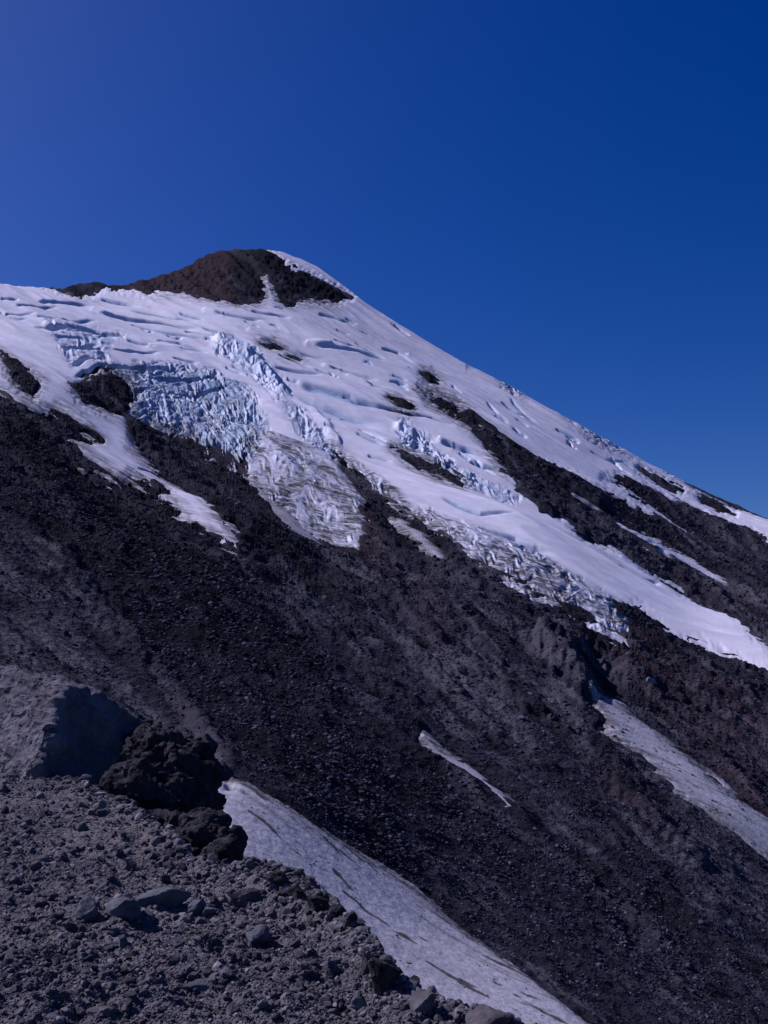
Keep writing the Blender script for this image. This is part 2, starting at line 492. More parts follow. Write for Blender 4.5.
def mat_slope():
    t = NT("volcanic_scree"); p = t.pos()
    st = t.mapped(p, (0.03, 0.22, 0.1), (0, 0, math.radians(35)))
    streak = t.noise(st, 1.0, 6, .6, .6)
    big = t.noise(p, 0.02, 5, .6)
    rust = t.noise(p, 0.011, 6, .65)
    mid = t.noise(p, 0.35, 5, .65)
    fine = t.noise(p, 2.2, 3, .7)
    c = t.mix(t.ramp(mid, .3, .72), (0.0085, 0.0082, 0.0137), (0.027, 0.0262, 0.040))
    c = t.mix(t.ramp(big, .48, .68, 0, .65), c, (.046, .043, .054))
    c = t.mix(t.ramp(fine, .62, .8, 0, .6), c, (0.065, 0.063, 0.0915))
    c = t.mix(t.math('MULTIPLY', t.ramp(t.attr('band'), .55, .95), .8), c, (.074, .070, .085))
    c = t.mix(t.math('MULTIPLY', t.ramp(t.attr('band'), .4, .05), .7), c, (.012, .0105, .013))
    c = t.mix(t.math('MULTIPLY', t.ramp(streak, .48, .7), .55), c, (0.042, 0.039, 0.0549))
    c = t.mix(t.math('MULTIPLY', t.attr('brown'), t.ramp(streak, .3, .65, .35, 1)), c, (.050, .030, .035))
    c = t.mix(t.math('MULTIPLY', t.attr('pale'), t.ramp(mid, .35, .6, .4, 1)), c, (.085, .080, .098))
    c = t.mix(t.math('MULTIPLY', t.attr('dark'), t.ramp(big, .3, .6, .5, 1)), c, (0.008, 0.0076, 0.0122))
    c = t.mix(t.ramp(rust, .56, .70, 0, .4), c, (.037, .032, .040))
    nb = t.bump(t.voro(p, .45), .7, 1.0)
    nb = t.bump(t.voro(p, 1.6), .6, .3, nb)
    nb = t.bump(fine, .6, .25, nb)
    return t.done(c, 1.0, nb, .02)


def mat_ice(name, snow=(.77, .735, .82), dirty=0.0):
    t = NT(name); p = t.pos()
    st = t.mapped(p, (0.006, 0.05, 0.02), (0, 0, math.radians(35)))
    streak = t.noise(st, 1.0, 7, .62, .5)
    mid = t.noise(p, .12, 6, .65)
    fine = t.noise(p, .7, 4, .7)
    thin = t.noise(t.mapped(p, (0.014, 0.2, 0.05), (0, 0, math.radians(35))), 1.0, 5, .7, .8)
    c = t.mix(t.ramp(streak, .42, .72, 0, .55), snow, (.60, .56, .61))
    c = t.mix(t.ramp(t.noise(p, .004, 4, .6), .5, .7, 0, .5), c, (.58, .53, .57))
    c = t.mix(t.ramp(thin, .60, .74, 0, .55), c, (.40, .36, .38))
    if dirty: c = t.mix(t.ramp(t.noise(p, .9, 5, .7), .5, .75, 0, dirty), c, (.22, .2, .2))
    ice = t.mix(t.ramp(mid, .32, .68), (.12, .24, .43), (.40, .52, .68))  # ice blue, deepened so the colour also carries shade between the blocks
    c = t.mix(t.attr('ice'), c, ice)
    d = t.math('MULTIPLY', t.attr('dirt'), t.ramp(t.noise(t.mapped(p, (.05, .16, .1), (0, 0, math.radians(35))), 1.0, 7, .7), .34, .54))
    c = t.mix(d, c, (.075, .065, .06))
    nb = t.bump(fine, .25, .6)
    nb = t.bump(t.noise(p, 3.0, 2, .6), .3, .12, nb)
    return t.done(c, .65, nb, .25)


def mat_rock(name, lo, hi, scale, bump=.6, dist=.1, spec=.2, toned=False):
    t = NT(name)
    p = t.add('ShaderNodeTexCoord').outputs['Object']
    a = t.noise(p, scale, 6, .65); b = t.noise(p, scale * 5, 4, .7)
    c = t.mix(t.ramp(a, .35, .68), lo, hi)
    c = t.mix(t.ramp(b, .55, .8, 0, .5), c, tuple(min(1, x * 1.5) for x in hi))
    if toned:
        tn = t.attr('tone')
        c = t.mix(t.ramp(tn, .0, .45, .6, 0), c, tuple(x * .45 for x in lo))
        c = t.mix(t.ramp(tn, .75, 1, 0, .7), c, tuple(min(1, x * 1.9) for x in hi))
    nb = t.bump(a, bump, dist)
    nb = t.bump(b, bump, dist * .3, nb)
    nb = t.bump(t.voro(p, scale * 9), bump * .5, dist * .12, nb)
    return t.done(c, .95, nb, spec * .2)


def mat_ground():
    t = NT("gravel_ground"); p = t.pos()
    a = t.noise(p, .45, 5, .6); b = t.noise(p, 6, 5, .7); g = t.voro(p, 28, out='Color'); gd = t.voro(p, 28)
    sep = t.add('ShaderNodeSeparateColor'); t.l.new(g, sep.inputs[0])
    c = t.mix(t.ramp(sep.outputs[0], 0, 1), (.055, .05, .057), (.14, .129, .138))
    c = t.mix(t.ramp(a, .45, .65, 0, .85), c, (.16, .142, .148))
    c = t.mix(t.ramp(b, .5, .75, 0, .6), c, (0.05, 0.046, 0.06466))
    nb = t.bump(gd, .8, .03)
    nb = t.bump(t.voro(p, 75), .7, .012, nb)
    nb = t.bump(b, .5, .05, nb)
    return t.done(c, 1.0, nb, .02)


M_SLOPE = mat_slope()
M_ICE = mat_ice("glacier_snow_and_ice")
M_PATCH = mat_ice("old_snow", (.37, .36, .41), .6)
M_GROUND = mat_ground()
M_SCREE = mat_rock("scree_stone", (0.012, 0.0115, 0.0183), (0.065, 0.062, 0.09028), .6, toned=True)
M_RUBBLE = mat_rock("rubble_stone", (.055, .05, .057), (.145, .133, .145), 3.0, .5, .02, toned=True)
M_BLUEGREY = mat_rock("blue_grey_stone", (.055, .057, .07), (.12, .122, .145), 7.0, .8, .03, .3)
M_BROWNGREY = mat_rock("brown_grey_stone", (.05, .044, .05), (.125, .11, .118), 7.0, .8, .03)
M_LAVA = mat_rock("dark_clinker", (.018, .0165, .02), (.075, .068, .08), 3.5, 1.0, .14)
M_BOULDER = mat_rock("grey_boulder", (.065, .06, .072), (.17, .158, .185), 1.6, 1.0, .16)
M_SLOPEROCK = mat_rock("slope_boulder", (0.025, 0.024, 0.03294), (0.085, 0.08, 0.1025), .5, .7, .3)
M_PALEROCK = mat_rock("pale_boulder", (0.14, 0.13, 0.1708), (.3, .28, .29), .5, .7, .3)


# ------------------------------------------------------------------ the mountain
def columns(step, inner=.41, outer=.70, so=.006):
    return np.concatenate([np.arange(-outer, -inner, so), np.arange(-inner, inner, step), np.arange(inner, outer, so)])


def slope_extra(u, q):
    out = np.zeros_like(u)
    for pts, w, h in SPURS:
        p = poly(pts); m = 3 * w * PX
        sel = (u > p[:, 0].min() - m) & (u < p[:, 0].max() + m) & (q > p[:, 1].min() - m) & (q < p[:, 1].max() + m)
        if sel.any():
            us, qs = u[sel], q[sel]
            d, _ = line_dist(pts, us, qs)
            d = d + w * .5 * perlin(us / PX / 9, qs / PX / 9, 70)
            out[sel] += h * np.exp(-(np.maximum(d, 0) / w) ** 2)
    return out


TERR = {}


def mountain():
    u1 = columns(.00092)
    t = np.linspace(0, 1, 800)
    back = np.concatenate([np.arange(1, 12) * .0012, .0132 + np.arange(1, 16) * .008])
    U = np.broadcast_to(u1, (len(t) + len(back), len(u1))).copy()
    vs = vsky(u1)
    Q = np.concatenate([-.37 + t[:, None] * (vs + .37)[None], vs[None] + back[:, None]], 0)
    Y, Z = base_surface(U, Q)
    X = U * Y
    r1, r2 = relief_low(X, Y)
    cell = Y * PX
    a, b = fall_coords(X, Y)
    g = glacier_sdf(U, Q)
    snow = g.copy()
    for p in _P.values():
        snow = np.maximum(snow, sdf(p, U, Q))
    rocky = 1 - .85 * sstep(-2, 6, snow)
    fine = 1.7 * fbm(X + 3 * perlin(X / 9, Y / 9, 31), Y, 26, 8, .53, cell, 10, True) + 1.0 * fbm(a / 3.2, b, 14, 6, .55, cell / 2, 20, True)
    fine *= np.clip(Y / 420, .3, 1.5)
    crest = 1 - .6 * np.exp(-((Q - vs[None]) / (6 * PX)) ** 2)
    zz = Z + r1 + r2 + fine * rocky * crest + slope_extra(U, Q) * cell
    ab = (U * .8 - Q * .6) / PX; bb = (U * .6 + Q * .8) / PX
    wob = 7 * perlin(ab / 60, bb / 40, 84)
    rib = 1.5 * (.5 - 2 * np.abs(perlin(ab / 220, (bb + wob) / 24, 85))) + .55 * (.5 - 2 * np.abs(perlin(ab / 60, (bb + wob) / 8.5, 86)))
    zz += rib * 2.4 * cell * rocky * crest
    band = np.clip(.5 + .8 * perlin(ab / 260, (bb + wob) / 13, 87) + .6 * perlin(ab / 110, (bb + wob) / 4.5, 88) + .25 * perlin(ab / 25, bb / 25, 89), 0, 1)
    hole = np.zeros_like(U)
    for k, h in enumerate(_H):
        s = sdf(h, U, Q)
        lift = 2.6 if k not in (2, 3) else 0.5
        hole = np.maximum(hole, lift * sstep(-2, 5, s))
    zz += hole * cell
    dome = sstep(-1, 6, sdf(_H[3], U, Q))
    du, dq = U / PX, Q / PX
    zz += dome * cell * (.9 * (.5 - 2 * np.abs(perlin(du / 17 + dq / 40, dq / 13, 76))) + 1.0 * (.5 - 2 * np.abs(perlin(du / 7, dq / 6, 77)))) * crest
    sink = 26 * sstep(9, 28, g) + 2.5 * sstep(3, 8, g)
    for p in _P.values():
        sink = np.maximum(sink, 3.5 * sstep(2.5, 7, sdf(p, U, Q)))
    zz -= sink * cell
    br = feather(BROWN, U, Q); dk = feather(DARK, U, Q); pl = feather(PALE, U, Q)
    TERR['z'] = zz[:800] / Y[:800]; TERR['u'] = u1
    me = grid_mesh("mountain", X, Y, zz, {'brown': br, 'dark': dk, 'pale': pl, 'band': band}, mat=M_SLOPE)
    o = link("mountain", me, kind='structure')
    return o


MOUNTAIN = mountain()
# plain far below, running out to the horizon
pl = bpy.data.meshes.new("land")
pl.from_pydata([(-25000, -20000, -320), (25000, -20000, -320), (25000, 30000, -320), (-25000, 30000, -320)], [], [(0, 1, 2, 3)])
pl.materials.append(M_SLOPE)
link("land", pl, kind='structure')


# ------------------------------------------------------------------ the glacier
def glacier():
    root = link("glacier", None, label="broad white glacier draped below the dark summit, blue icefalls breaking its surface", cat="glacier")
    u1 = np.arange(-.43, .43, .0006)
    vs = vsky(u1)
    n = 760
    t = np.linspace(0, 1, n)
    back = np.concatenate([np.arange(1, 8) * .0012, .0084 + np.arange(1, 6) * .008])
    U = np.broadcast_to(u1, (n + len(back), len(u1))).copy()
    Q = np.concatenate([0.015 + t[:, None] * (vs - .015)[None], vs[None] + back[:, None]], 0)
    Y, Z = base_surface(U, Q)
    X = U * Y
    r1, r2 = relief_low(X, Y)
    cell = Y * PX
    a, b = fall_coords(X, Y)
    s = glacier_sdf(U, Q) + ragged(U, Q)
    thick = cell * (2.0 * sstep(-2, 8, s) - .6 + np.minimum(s, 0) * .4)
    und = 1.1 * perlin(a / 90, b / 38, 50) + .5 * perlin(a / 40, b / 13, 51) + .22 * perlin(a / 14, b / 5, 52)
    zz = Z + r1 + .6 * r2 + thick + und
    ice = np.zeros_like(U); dirt = np.zeros_like(U); region = np.zeros(U.shape, int)
    for k, (pts, size, depth, st, ic, di) in enumerate(ICEFALLS):
        net = .35 if di > .45 else 1.0
        d = sdf(poly(pts), U, Q) + 3.5 * perlin(X / 30, Y / 45, 90 + k)
        w = sstep(-4, 7, d)
        sel = w > 0
        if not sel.any(): continue
        xs, ys = X[sel], Y[sel]
        wx = xs + size * .5 * perlin(xs / size / 2, ys / size / 2, 95); wy = ys + size * .8 * perlin(xs / size / 2, ys / size / 2, 96)
        f1, f2, idv = worley(wx / size / st, wy / (size * 1.7), 100 + k)
        g1, g2, id2 = worley(wx / size / st * 2.3, wy / (size * 1.7) * 2.3, 130 + k)
        crack = 1 - sstep(0, .30, f2 - f1); crack2 = 1 - sstep(0, .28, g2 - g1)
        rid = fbm(xs, ys / 1.5, size * 1.2, 4, .5, cell[sel], 110 + k, True)
        ua = U[sel] / PX + 404; qa = 714 - Q[sel] / PX          # bearings counted in steps from the left and the top
        wob = 7 * perlin(ua / 26, qa / 22, 160) + 3 * perlin(ua / 10, qa / 10, 162)
        mod = .35 + 1.0 * sstep(-.35, .45, perlin(ua / 24, qa / 15, 166) + .4 * perlin(ua / 10, qa / 8, 167))
        if k in BENT:
            xx = np.clip(ua - 105, 0, 170)
            psi = qa - .12 * xx - .0042 * xx * xx + wob * 1.4; chi = ua + .6 * qa
        else:
            psi = .8 * qa - .6 * ua + wob; chi = .8 * ua + .6 * qa
        p1, p2 = (8.0, 46.0) if k in BENT else (6.5, 26.0)
        slab = (.5 - 2 * np.abs(perlin(psi / p1, chi / p2, 150 + k))) + .55 * (.5 - 2 * np.abs(perlin(psi / p1 * 2.1, chi / p2 * 2.6, 170 + k))) + .35 * perlin(psi / 2.2, chi / 5, 190 + k)
        dz = .62 * depth * (net * (.12 * (idv - .5) - .22 * crack + .07 * (id2 - .5) - .12 * crack2) + .2 * rid + .62 * slab - .1) * mod
        crack = np.clip(net * crack + .9 * sstep(.35, 1.1, -slab), 0, 1)
        zz[sel] += dz * w[sel]
        ws = w[sel]
        ice[sel] = np.maximum(ice[sel], ws * ic * np.clip(.42 + .9 * crack + .45 * crack2 + .5 * (.6 - idv), 0, 1))  # blue ice, strongest in cracks where gap shade is painted in too
        dirt[sel] = np.maximum(dirt[sel], ws * di * np.clip(.25 + .7 * crack + 1.3 * sstep(.0, .5, perlin(psi / 3.2, chi / 26, 163) + .7 * perlin(psi / 11, chi / 40, 164) + .3 * perlin(psi / 1.6, chi / 7, 165)) + .5 * perlin(xs / 45, ys / 70, 161), 0, 1.7))
        if k in BENT[1:]:
            dirt[sel] = np.maximum(dirt[sel], ws * 1.1 * sstep(20, 2, s[sel] + 6 * perlin(ua / 9, qa / 7, 168)))
        region[sel & (w > .35)] = k + 1
    rc_ = np.random.default_rng(91)
    thin = []
    while len(thin) < 95:
        x0 = rc_.uniform(-5, 640); y0 = rc_.uniform(295, 590)
        uu, qq = brg(x0, y0)
        if float(qq) > float(vsky(float(uu))) - .01 or float(glacier_sdf(np.array([float(uu)]), np.array([float(qq)]))[0]) < 12 or y0 > 470 or (x0 < 130 and y0 > 340): continue
        sl_ = .12 + .5 * np.clip((x0 - 80) / 420, 0, 1) + rc_.normal(0, .1); L_ = rc_.uniform(8, 38)
        thin.append(([(x0, y0), (x0 + L_ * .5, y0 + L_ * .5 * sl_ + rc_.normal(0, 1)), (x0 + L_, y0 + L_ * sl_)], rc_.uniform(.6, 1.2), rc_.uniform(1.2, 3.2)))
    for pts, wd, dp in [(a_, w_ * (.65 if w_ < 4 else 1), d_ * (1.1 if w_ < 4 else 1)) for a_, w_, d_ in CRACKS] + thin:
        p = poly(pts); m = 3.2 * wd * PX
        sel = (U > p[:, 0].min() - m) & (U < p[:, 0].max() + m) & (Q > p[:, 1].min() - m) & (Q < p[:, 1].max() + m)
        if not sel.any(): continue
        us, qs = U[sel], Q[sel]
        d, side = line_dist(pts, us, qs)
        d = d * side + wd * .45 * perlin(us / PX / 40, qs / PX / 40, 71)
        wl_ = np.where(d > 0, np.maximum(wd * .42, .8), wd * 1.05)              # steep upper wall, ramped lower lip
        hgt = np.exp(-(np.abs(d) / wl_) ** 2)
        # taper at the ends
        e0 = np.hypot(us - p[0, 0], qs - p[0, 1]) / PX; e1 = np.hypot(us - p[-1, 0], qs - p[-1, 1]) / PX
        L = e0 + e1 + 1e-6
        tp = sstep(0, .15 * L, e0) * sstep(0, .35 * L, e1) * (1 + (.4 if wd < 2.2 else .12) * perlin(us / PX / 14, qs / PX / 14, 72))
        rc = math.sin(p[0, 0] * 9100) * .5 + .5
        zz[sel] -= dp * cell[sel] * hgt * tp * (.85 + .6 * rc)
        ice[sel] = np.maximum(ice[sel], .9 * tp * hgt)  # crevasses and hollow tinted blue: bare ice plus painted shadow
    for pts, wd, hh in RIDGES:
        d, side = line_dist(pts, U, Q)
        wd2 = np.where(side > 0, wd * .7, wd * 1.6)
        lump = 1 + .3 * perlin(U / PX / 12, Q / PX / 12, 73)
        zz += hh * cell * np.exp(-(d / wd2) ** 2) * lump
    # grime where the tongue thins out over rock
    ew = np.where(U > .12, 5.0, 15.0)
    low = sstep(1, 0, (s + 1 + .35 * ew * (perlin(a / 60, b / 7, 74) + .6 * perlin(a / 20, b / 2.6, 75))) / ew)
    dirt = np.maximum(dirt, low * np.where(U > .12, .35, .95) * sstep(vs - .012, vs - .03, Q))
    ok = s > -4
    names = [("snow_cover", "smooth white snow sweeping down between the icefalls", region == 0)]
    for k in range(1, len(ICEFALLS) + 1):
        di = ICEFALLS[k - 1][5]; ic = ICEFALLS[k - 1][4]
        nm = "dirty_icefall" if di >= .45 else "icefall"
        lb = "grey dirt-streaked broken ice at the edge of the snow" if di >= .45 else ("jumbled blue crevassed ice" if ic > .55 else "low broken ice blocks in the snow")
        names.append((nm, lb, region == k))
    # a face belongs to the region of its first vertex
    for nm, lb, m in names:
        kp = m & ok
        if kp[:-1, :-1].sum() < 20: continue
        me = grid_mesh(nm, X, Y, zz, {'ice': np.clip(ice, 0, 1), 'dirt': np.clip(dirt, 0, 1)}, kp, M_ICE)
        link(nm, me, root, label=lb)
    return root


glacier()


# ------------------------------------------------------------------ separate snow patches
DEBRIS = []


def snow_patch(key, label, dirt_amt=0.1, spots=0.0, mat=None):
    p = _P[key]
    m = 8 * PX
    step = .0007
    u1 = np.arange(p[:, 0].min() - m, p[:, 0].max() + m, step)
    q1 = np.arange(p[:, 1].min() - m, p[:, 1].max() + m, step)
    U, Q = np.meshgrid(u1, q1)
    Y, Z = base_surface(U, Q)
    X = U * Y
    r1, r2 = relief_low(X, Y)
    cell = Y * PX
    a, b = fall_coords(X, Y)
    thin = key not in ('gully', 'lower')
    s = sdf(p, U, Q) + ragged(U, Q, .55 if thin else 1.4) + (.2 if thin else 0)
    big = 3.2 if key in ("gully", "lower") else 1.7
    thick = cell * (big * sstep(-1.5, 6, s) - 1.1 + np.minimum(s, 0) * .6)
    und = .5 * (1.2 * perlin(a / 40 * (300 / Y.mean()), b / 16 * (300 / Y.mean()), 55) + .5 * perlin(a / 14 * (300 / Y.mean()), b / 7 * (300 / Y.mean()), 56)) * cell
    cups = fbm(X, Y, 1.6, 3, .6, cell, 57) * .07
    ex = slope_extra(U, Q) * cell * .8
    zz = Z + r1 + .8 * r2 + thick + und + cups + ex
    dirt = np.full_like(U, dirt_amt) + sstep(3.5 if thin else 12, -1, s + (1 if thin else 4) * perlin(a / 20, b / 3, 65)) * .8
    dirt = dirt + .55 * sstep(.15, .55, perlin(a / 30, b / 1.7, 63) + .5 * perlin(a / 12, b / .7, 64)) * sstep(14, 40, -s + 50)
    if spots:
        n = perlin(a / 11, b / 3.4, 58) + .45 * perlin(a / 3.4, b / 1.1, 59)
        dirt = np.maximum(dirt, 2 * spots * sstep(.46, .58, n))
        zz += cell * -.8 * sstep(.48, .62, n)
    me = grid_mesh("snow_patch", X, Y, zz, {'ice': np.zeros_like(U), 'dirt': np.clip(dirt, 0, 2)}, s > -5, mat or M_PATCH)
    link("snow_patch", me, label=label, cat="snow patch")
    if spots:
        rg = np.random.default_rng(len(key) + 7)
        ii = np.argwhere((s > 1) & (perlin(a / 14, b / 5, 66) + rg.uniform(-.9, .35, s.shape) > .15))
        ii = ii[rg.permutation(len(ii))[:330]]
        r_, c_ = ii[:, 0], ii[:, 1]
        sz = np.exp(rg.normal(-.25, .5, len(r_))) * .9 * cell[r_, c_]
        DEBRIS.append((np.stack([X[r_, c_], Y[r_, c_], zz[r_, c_]], 1), np.minimum(sz, 2.6 * cell[r_, c_])))


snow_patch("gully", "long dirt-flecked snow tongue in the gully right behind the gravel ridge", .12, 1.0)
snow_patch("lower", "wide pale snow strip on the lower right slope, starting under a shaded hollow", .08, .35)
snow_patch("streak", "short narrow snow streak alone in the middle of the dark scree", .12)
snow_patch("ribbon", "small dusty snow ribbon just below the dark gap between the two ice tongues", .3)
snow_patch("thread", "thin snow thread on the dark rock band beneath the upper right snowfield", 0.0, mat=M_ICE)
snow_patch("dusty", "brownish dusty snow strip along the lower left foot of the dirty ice tongue", .4)
snow_patch("wisp", "faint grey snow wisp on the rock band between the two upper snow tongues", .5)
snow_patch("crumb", "very thin snow line in brown ash beside the wide lower snow strip", .45)


# ------------------------------------------------------------------ rocks
def rock_shape(seed, sub=2, cuts=11, lump=.12, squash=(1, 1, 1)):
    r = np.random.default_rng(seed)
    bm = bmesh.new()
    bmesh.ops.create_icosphere(bm, subdivisions=sub, radius=1.0)
    co = np.array([v.co[:] for v in bm.verts])
    fs = np.array([[v.index for v in f.verts] for f in bm.faces])
    bm.free()
    for _ in range(cuts):
        n = r.normal(size=3); n /= np.linalg.norm(n)
        d = r.uniform(.5, .85)
        k = co @ n
        co = co - np.maximum(k - d, 0)[:, None] * n
    off = r.uniform(0, 50, 3)
    ln = 1 + lump * perlin3(co * 1.8 + off) + (lump * .45 * perlin3(co * 5 + off) if sub >= 3 else 0) + (lump * .25 * perlin3(co * 11 + off) if sub >= 4 else 0)
    co = co * ln[:, None] * np.array(squash)
    return co, fs


def rand_rot(n, rng):
    q = rng.normal(size=(n, 4)); q /= np.linalg.norm(q, axis=1)[:, None]
    w, x, y, z = q.T
    return np.stack([np.stack([1 - 2 * (y * y + z * z), 2 * (x * y - z * w), 2 * (x * z + y * w)], -1),
                     np.stack([2 * (x * y + z * w), 1 - 2 * (x * x + z * z), 2 * (y * z - x * w)], -1),
                     np.stack([2 * (x * z - y * w), 2 * (y * z + x * w), 1 - 2 * (x * x + y * y)], -1)], 1)


def scatter(name, pos, size, variants, mat, rng):
    cos, fcs, tone, off = [], [], [], 0
    pick = rng.integers(0, len(variants), len(pos))
    for k, (co, fs) in enumerate(variants):
        s = np.where(pick == k)[0]
        if not len(s): continue
        R = rand_rot(len(s), rng)
        sc = size[s][:, None] * rng.uniform(.7, 1.25, (len(s), 3))
        v = np.einsum('nij,nkj->nki', R, co[None] * sc[:, None, :]) * np.array([1, 1, .8]) + pos[s][:, None, :]
        f = fs[None] + (np.arange(len(s)) * len(co))[:, None, None] + off
        tone.append(np.repeat(rng.uniform(0, 1, len(s)), len(co))); cos.append(v.reshape(-1, 3)); fcs.append(f.reshape(-1, 3)); off += len(s) * len(co)
    me = raw_mesh(name, np.concatenate(cos), np.concatenate(fcs), {'tone': np.concatenate(tone)}, mat, False)
    return link(name, me, kind='stuff')


# height lookup on the built mountain
def slope_points(u, q):
    """points on the visible slope for given bearings, including its relief"""
    Y, Z = base_surface(u, q)
    X = u * Y
    uu = TERR['u']
    ci = np.clip(np.interp(u, uu, np.arange(len(uu))), 0, len(uu) - 1.001); c0 = ci.astype(int); cf = ci - c0
    ri = np.clip((q + .37) / (vsky(u) + .37) * 799, 0, 798.999); r0 = ri.astype(int); rf = ri - r0
    t = TERR['z']
    v = (t[r0, c0] * (1 - cf) + t[r0, c0 + 1] * cf) * (1 - rf) + (t[r0 + 1, c0] * (1 - cf) + t[r0 + 1, c0 + 1] * cf) * rf
    return X, Y, v * Y


def scree():
    rng = np.random.default_rng(21)
    n = 330000
    u = rng.uniform(-.40, .40, n); q = rng.uniform(-.36, .36, n)
    vs = vsky(u)
    g = glacier_sdf(u, q)
    for p in _P.values():
        g = np.maximum(g, sdf(p, u, q))
    dens = perlin(u / PX / 40, q / PX / 25, 80) + .6 * perlin(u / PX / 12, q / PX / 8, 81)
    keep = (q < vs - .004) & (g < -1) & (dens + rng.uniform(-.5, 1.1, n) > 0)
    u, q = u[keep], q[keep]
    X, Y, Z = slope_points(u, q)
    fine = 1.0 * np.clip(Y / 420, .3, 1.5)
    coarse = feather(DARK, u, q)
    size = np.exp(rng.normal(.0, .55, len(u))) * (.7 + .5 * coarse) * Y * PX
    size = np.minimum(size, 3.6 * Y * PX)
    pos = np.stack([X, Y, Z + fine * perlin(X / 12, Y / 12, 3) * .0], 1)
    var = [rock_shape(200 + k, 1, 6, .1) for k in range(10)]
    big = size > 1.6 * Y * PX
    scatter("scree", pos[~big], size[~big], var, M_SCREE, rng)
    var2 = [rock_shape(220 + k, 2, 9, .14) for k in range(10)]
    scatter("scree", pos[big], size[big], var2, M_SCREE, rng)


scree()


def one_rock(name, variant, pos, size, rot, mat, label, cat, squash=(1, 1, .75), group=None, sub=4, cuts=11, lump=.14):
    co, fs = rock_shape(variant, sub, cuts, lump)
    co = co * np.array(squash) * size
    me = raw_mesh(name, co, fs, {'tone': np.full(len(co), .65)}, mat, False if sub < 3 else True)
    if sub >= 3:
        me.set_sharp_from_angle(angle=math.radians(28))
    o = link(name, me, label=label, cat=cat, group=group)
    o.location = pos
    o.rotation_euler = rot
    return o


scatter("debris", np.concatenate([d[0] for d in DEBRIS]), np.concatenate([d[1] for d in DEBRIS]), [rock_shape(240 + k, 2, 9, .14) for k in range(8)], M_SCREE, np.random.default_rng(5))

# boulders one can pick out on the far slope: px, py, width in bearing steps, material, label
SLOPE_ROCKS = [
    (651, 691, 9, M_PALEROCK, "pale white boulder casting a shadow on the brown ash right of the shaded hollow", (1, 1, .9)),
    (670, 702, 6, M_SLOPEROCK, "dark angular rock on brown ash just below the pale white boulder", (1, 1, .8)),
    (335, 752, 10, M_SLOPEROCK, "largest grey block in the coarse dark rubble above the gully snow", (1, 1, .7)),
    (150, 639, 6, M_PALEROCK, "pale flat stone lying alone on the dark left scree", (1.4, 1, .5)),
    (264, 695, 5, M_PALEROCK, "light grey stone in the dark coarse rubble left of the middle", (1.2, 1, .7)),
    (47, 641, 7, M_SLOPEROCK, "dark lump of rock on the smooth ash above the big foreground boulder", (1, 1, .9)),
    (552, 716, 14, M_LAVA, "black rock rib left of the top of the wide lower snow strip", (1.3, 1, .8)),
    (600, 655, 14, M_LAVA, "black overhanging crag at the top of the shaded hollow", (1.2, 1, 1)),
    (568, 668, 15, M_LAVA, "broad dark crag on the left wall of the shaded hollow", (1.4, 1, .9)),
    (630, 660, 10, M_SLOPEROCK, "brown-grey crag on the right wall of the shaded hollow", (1, 1, 1.1)),
    (750, 690, 13, M_LAVA, "dark outcrop near the right edge under the long snow tongue", (1.3, 1, .9)),
    (533, 494, 8, M_LAVA, "dark ledge beside the blue ice at the end of the upper icefall", (1.5, 1, .7)),
    (546, 508, 8, M_SLOPEROCK, "rock step where the dark band meets the edge of the long snow tongue", (1.4, 1, .7)),
    (612, 538, 9, M_LAVA, "dark knob in the rock band above the long snow tongue", (1.5, 1, .6)),
    (608, 603, 7, M_LAVA, "small dark crag at the broken lower edge of the long snow tongue", (1.2, 1, .8)),
    (432, 573, 7, M_SLOPEROCK, "brown block below the small dusty snow ribbon", (1, 1, .8)),
    (618, 756, 5, M_SLOPEROCK, "grey stone at the lower left edge of the wide snow strip", (1, 1, .8)),
    (634, 910, 10, M_LAVA, "dark block in the scree of the lower right slope", (1.2, 1, .8)),
    (690, 964, 8, M_SLOPEROCK, "large grey stone low on the right slope near the bottom of the picture", (1, 1, .8)),
    (452, 694, 7, M_LAVA, "dark ledge at the edge of the pale bare rock patch in the middle", (1.6, 1, .6)),
    (210, 744, 26, M_LAVA, "black crag above the shaded upper tip of the gully snow", (1.1, 1, 1.1)),
    (224, 770, 20, M_LAVA, "black rock shading the upper tip of the gully snow", (1, 1, 1)),
    (238, 794, 10, M_LAVA, "dark stone at the left edge of the gully snow near its tip", (1, 1, .8)),
    (425, 1008, 6, M_LAVA, "dark stone melted into the lower gully snow", (1.2, 1, .6)),
]
for k, (px, py, wd, m, lb, sq) in enumerate(SLOPE_ROCKS):
    u, q = brg(px, py)
    X, Y, Z = slope_points(np.array([float(u)]), np.array([float(q)]))
    r = float(Y[0]) * PX * wd * .5
    one_rock("rock_outcrop" if m is M_LAVA and wd > 11 else "boulder", 300 + k, (float(X[0]), float(Y[0]), float(Z[0]) + .15 * r), r * 1.15, (0, 0, 1.3 * k), m, lb, "rock", sq)


# ------------------------------------------------------------------ near ridge the photographer stands on
EYE = 1.7
CREST = [(-200, 745), (0, 772), (60, 782), (120, 800), (160, 830), (200, 858), (235, 872), (262, 878), (300, 893), (340, 918), (356, 938), (380, 962), (400, 992), (430, 1010), (470, 1026), (520, 1040), (600, 1075), (700, 1110), (900, 1160)]
_cr = poly(CREST)
CU = _cr[:, 0]; CY = -EYE / _cr[:, 1]


